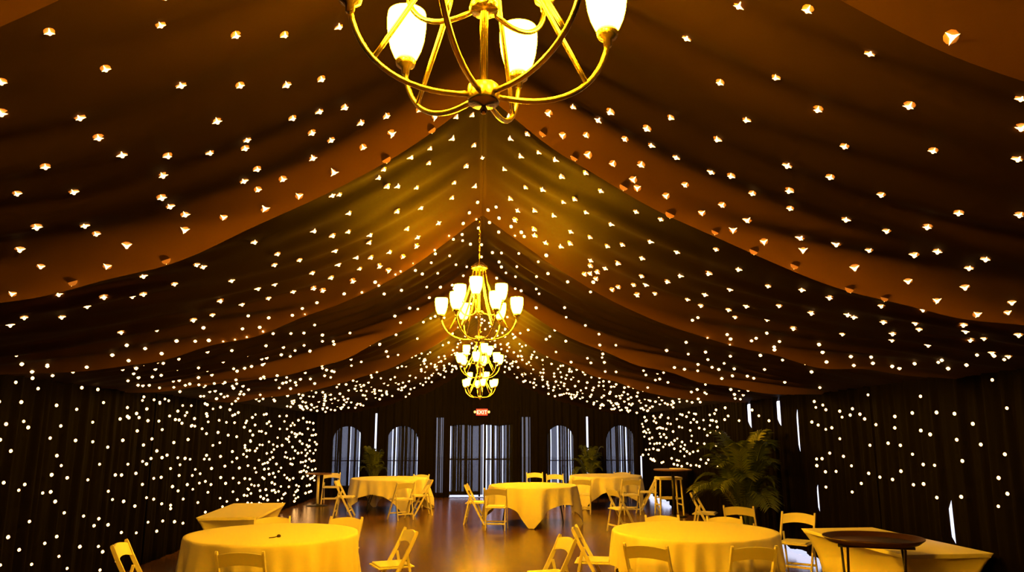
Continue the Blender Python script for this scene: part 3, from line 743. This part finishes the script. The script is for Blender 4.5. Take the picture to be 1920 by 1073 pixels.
# ------------------------------------------------------------------ palms
def frond_mesh(bm, p0, az, length, rise, droop, width, r, leaflets=26):
    c, s = math.cos(az), math.sin(az); n = 20; pts = []
    for i in range(n + 1):
        t = i / n
        h = length * (.75 * t) * (.35 + .65 * t) * (1 - .18 * t); z = rise * (1 - (1 - t) ** 1.7) - droop * t ** 3
        pts.append(Vector((p0[0] + c * h, p0[1] + s * h, p0[2] + z)))
    tube(bm, pts, [.011 * (1 - .8 * i / n) + .002 for i in range(n + 1)], 5)
    side = Vector((-s, c, 0))
    for k in range(leaflets):
        t = .28 + .71 * k / (leaflets - 1); f = t * n; i = min(int(f), n - 1); p = pts[i].lerp(pts[i+1], f - i)
        tan = (pts[i+1] - pts[i]).normalized()
        L = width * (math.sin(PI * (.12 + .80 * (t - .28) / .72)) ** .7) * r.uniform(.85, 1.1)
        for sg in (-1, 1):
            d = (side * sg * .80 + tan * .62 + Vector((0, 0, .10))).normalized()
            up = tan.cross(d).normalized(); wv = tan * .5 - d * (tan.dot(d)) * .5; wv.normalize()
            q = [p, p + d * L * .45 + Vector((0, 0, .02 * L)), p + d * L + Vector((0, 0, -.30 * L))]
            wd = .016 + .010 * L
            a = [bm.verts.new(q[0] - wv*.004), bm.verts.new(q[0] + wv*.004), bm.verts.new(q[1] + wv*wd), bm.verts.new(q[2]), bm.verts.new(q[1] - wv*wd)]
            m = bm.verts.new(q[1] - Vector((0, 0, .010)))
            for tri in ((a[0], a[1], m), (a[1], a[2], m), (a[2], a[3], m), (a[3], a[4], m), (a[4], a[0], m)): bm.faces.new(tri)
def palm(label, x, y, h, nf, spread, seed, leaflets=26, group='potted palms'):
    r = random.Random(seed)
    t = thing('potted_palm', label, 'plant', (x, y, 0), 0, group)
    bm = bmesh.new(); lathe(bm, [(0, 0), (.15, 0), (.19, .30), (.205, .31), (.205, .34), (.18, .34), (.17, .30), (0, .30)], 24); obj('pot', bm, 'pot', t, True)
    for k in range(nf):
        az = 2*PI*(k * .382) + r.uniform(-.3, .3); q = k / nf
        bx, by = r.uniform(-.07, .07), r.uniform(-.07, .07)
        ln = spread * r.uniform(.75, 1.1) * (.55 + .45 * q if q > .3 else .6)
        if abs(x) > 3.5 and math.cos(az) * x > 0: ln = min(ln, (4.42 - abs(x)) / abs(math.cos(az)) / .62)
        rise = (h - .35) * (1.0 - .45 * q) * r.uniform(.85, 1.0)
        bm = bmesh.new(); frond_mesh(bm, (bx, by, .29), az, ln, rise, ln * r.uniform(.15, .5) * (.4 + q), .30 * (h / 1.9), r, leaflets)
        obj('frond', bm, 'palm_leaf', t, False)
    for k in range(6):
        a = r.uniform(0, 6.28); bm = bmesh.new(); tube(bm, [(.05*math.cos(a), .05*math.sin(a), .28), (.09*math.cos(a), .09*math.sin(a), .30 + h * .32)], [.018, .009], 7); obj('cane', bm, 'palm_stem', t, True)
palm('large leafy areca palm against the right wall', 4.08, 11.75, 2.05, 28, 1.5, 5, 30)
palm('dark potted palm between the two left arched windows', -2.98, 21.25, 1.62, 14, .60, 6, 20)
palm('dark potted palm between the two right arched windows', 3.02, 21.20, 1.70, 15, .72, 8, 20)

# ------------------------------------------------------------------ fairy lights
def rd(s): return [tuple(float(v) for v in p.split(',')) for p in s.split()]
BC, BL, BR = rd(B_C), rd(B_L), rd(B_R)
rb = random.Random(21)
def scatter(u0, u1, v0, v1, dens):
    """loosely even random spots: strings hung with irregular spacing"""
    n = int((u1 - u0) * (v1 - v0) * dens); out = []; tries = 0
    md = .42 / math.sqrt(dens)
    while len(out) < n and tries < n * 30:
        tries += 1
        p = (rb.uniform(u0, u1), rb.uniform(v0, v1))
        if all((p[0]-q[0])**2 + (p[1]-q[1])**2 > md*md for q in out[-400:]): out.append(p)
    return out
BC += scatter(-4.5, 4.5, 9.6, 12.0, 6.5) + scatter(-4.5, 4.5, 12.0, 21.9, 8.5) + scatter(-4.4, 4.4, -2.5, 1.9, 3)
BL += scatter(15.2, 21.8, .12, 2.25, 12) + scatter(10.0, 15.2, 1.9, 2.3, 9) + scatter(3.0, 7.0, .1, 2.2, 8)
BR += scatter(14.6, 21.8, 1.05, 2.28, 13) + scatter(6.0, 14.5, 1.95, 2.3, 7) + scatter(2.5, 6.2, .8, 2.2, 7)
spots = []
for x, y in BC:
    e = .03; gx = (ceil_z(x+e, y) - ceil_z(x-e, y)) / (2*e); gy = (ceil_z(x, y+e) - ceil_z(x, y-e)) / (2*e)
    nrm = Vector((gx, gy, -1)).normalized()
    spots.append((Vector((x, y, ceil_z(x, y) + wrinkle(x, y))) + nrm * (.010 + .0007 * max(0, y)), nrm, 'c' + ('l' if x < 0 else 'r')))
for y, z in BL: spots.append((Vector((-HW + .085, y, z)), Vector((1, 0, 0)), 'l'))
for y, z in BR: spots.append((Vector((HW - .085, y, z)), Vector((-1, 0, 0)), 'r'))
def size_at(p): return (.0095 + .0011 * max(0, p.y)) * rb.uniform(.85, 1.15)  # bulbs grow with distance, their bloom built into the size
# bulb: a rice-grain tip with three glowing prongs shaped as its star flare
def bulb_mesh():
    bm = bmesh.new()
    lathe(bm, [(0, -.6), (.45, -.45), (.66, 0), (.46, .5), (0, .8)], 8)
    for f in bm.faces: f.material_index = 0
    for k in range(3):
        a = PI/2 + k * 2*PI/3; d = Vector((math.cos(a), math.sin(a), 0)); s_ = Vector((-d.y, d.x, 0))
        tip = bm.verts.new(d * 2.0 + Vector((0, 0, -.75)))
        q = [bm.verts.new(d*.45 + s_*.42 + Vector((0, 0, -.1))), bm.verts.new(d*.45 - s_*.42 + Vector((0, 0, -.1))), bm.verts.new(d*.45 + Vector((0, 0, -.9)))]
        for i in range(3):
            f = bm.faces.new((q[i], q[(i+1) % 3], tip)); f.material_index = 0
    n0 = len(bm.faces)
    lathe(bm, [(0, -.7), (1.75, -.88), (1.85, -.95), (0, -1.0)], 10)  # flat glowing disc standing in for the halo around the bulb
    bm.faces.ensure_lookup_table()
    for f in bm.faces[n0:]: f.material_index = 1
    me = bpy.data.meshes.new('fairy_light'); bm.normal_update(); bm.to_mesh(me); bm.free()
    me.materials.append(MATS['fairy_glow']); me.materials.append(MATS['fairy_halo'])
    return me
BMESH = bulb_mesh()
def in_view(p):
    v = p - Vector(cam.location); q = cam.rotation_euler.to_matrix().transposed() @ v
    return q.z < -.3 and abs(q.x / q.z) < .70 and abs(q.y / q.z) < .39
spots.sort(key=lambda s: (not in_view(s[0]), (s[0] - Vector(cam.location)).length))
def label_of(p, kd):
    if kd in 'lr': return 'small warm fairy light on the near part of the black %s wall drape' % ('left' if kd == 'l' else 'right')
    side = 'left' if kd == 'cl' else 'right'
    if p.y < 4.5: return 'small warm fairy light on the %s slope of the ceiling beside the nearest chandelier' % side
    if p.y < 7.0: return 'small warm fairy light on the %s ceiling slope before the first gold swag edge' % side
    return 'small warm fairy light on the %s ceiling slope beyond the first gold swag edge' % side
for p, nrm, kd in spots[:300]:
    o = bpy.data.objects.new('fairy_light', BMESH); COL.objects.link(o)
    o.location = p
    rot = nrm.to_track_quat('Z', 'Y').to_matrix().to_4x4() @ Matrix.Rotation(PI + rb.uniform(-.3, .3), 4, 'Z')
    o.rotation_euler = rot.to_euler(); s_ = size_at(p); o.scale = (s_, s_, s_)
    lab = label_of(p, kd); tag(o, lab, 'fairy light', lab.replace('small warm fairy light', 'fairy lights'))
rest = {'cl': [], 'cr': [], 'l': [], 'r': []}
for s in spots[300:]: rest[s[2]].append(s)
RL = {'cl': 'many distant fairy lights on the left slope of the far ceiling drape', 'cr': 'many distant fairy lights on the right slope of the far ceiling drape',
      'l': 'many distant fairy lights on the far part of the left wall drape', 'r': 'many distant fairy lights on the far part of the right wall drape'}
for kd, lst in rest.items():
    vs = []; fs = []; n = 6; prof = [(.6, -.5), (.95, 0), (.6, .5)]
    for p, nrm, _ in lst:
        s_ = size_at(p) * 1.05; b = len(vs)
        M = Matrix.Translation(p) @ nrm.to_track_quat('Z', 'Y').to_matrix().to_4x4() @ Matrix.Scale(s_, 4)
        vs.append(tuple(M @ Vector((0, 0, -.8))))
        for r_, z_ in prof:
            for k in range(n): vs.append(tuple(M @ Vector((r_ * math.cos(2*PI*k/n), r_ * math.sin(2*PI*k/n), z_))))
        vs.append(tuple(M @ Vector((0, 0, .9))))
        for k in range(n):
            k2 = (k + 1) % n
            fs.append((b, b+1+k2, b+1+k))
            for j in range(2): fs.append((b+1+j*n+k, b+1+j*n+k2, b+1+(j+1)*n+k2, b+1+(j+1)*n+k))
            fs.append((b+1+2*n+k, b+1+2*n+k2, b+1+3*n))
    tag(pyd('fairy_lights', vs, fs, 'fairy_glow', None), RL[kd], 'fairy lights', kind='stuff')
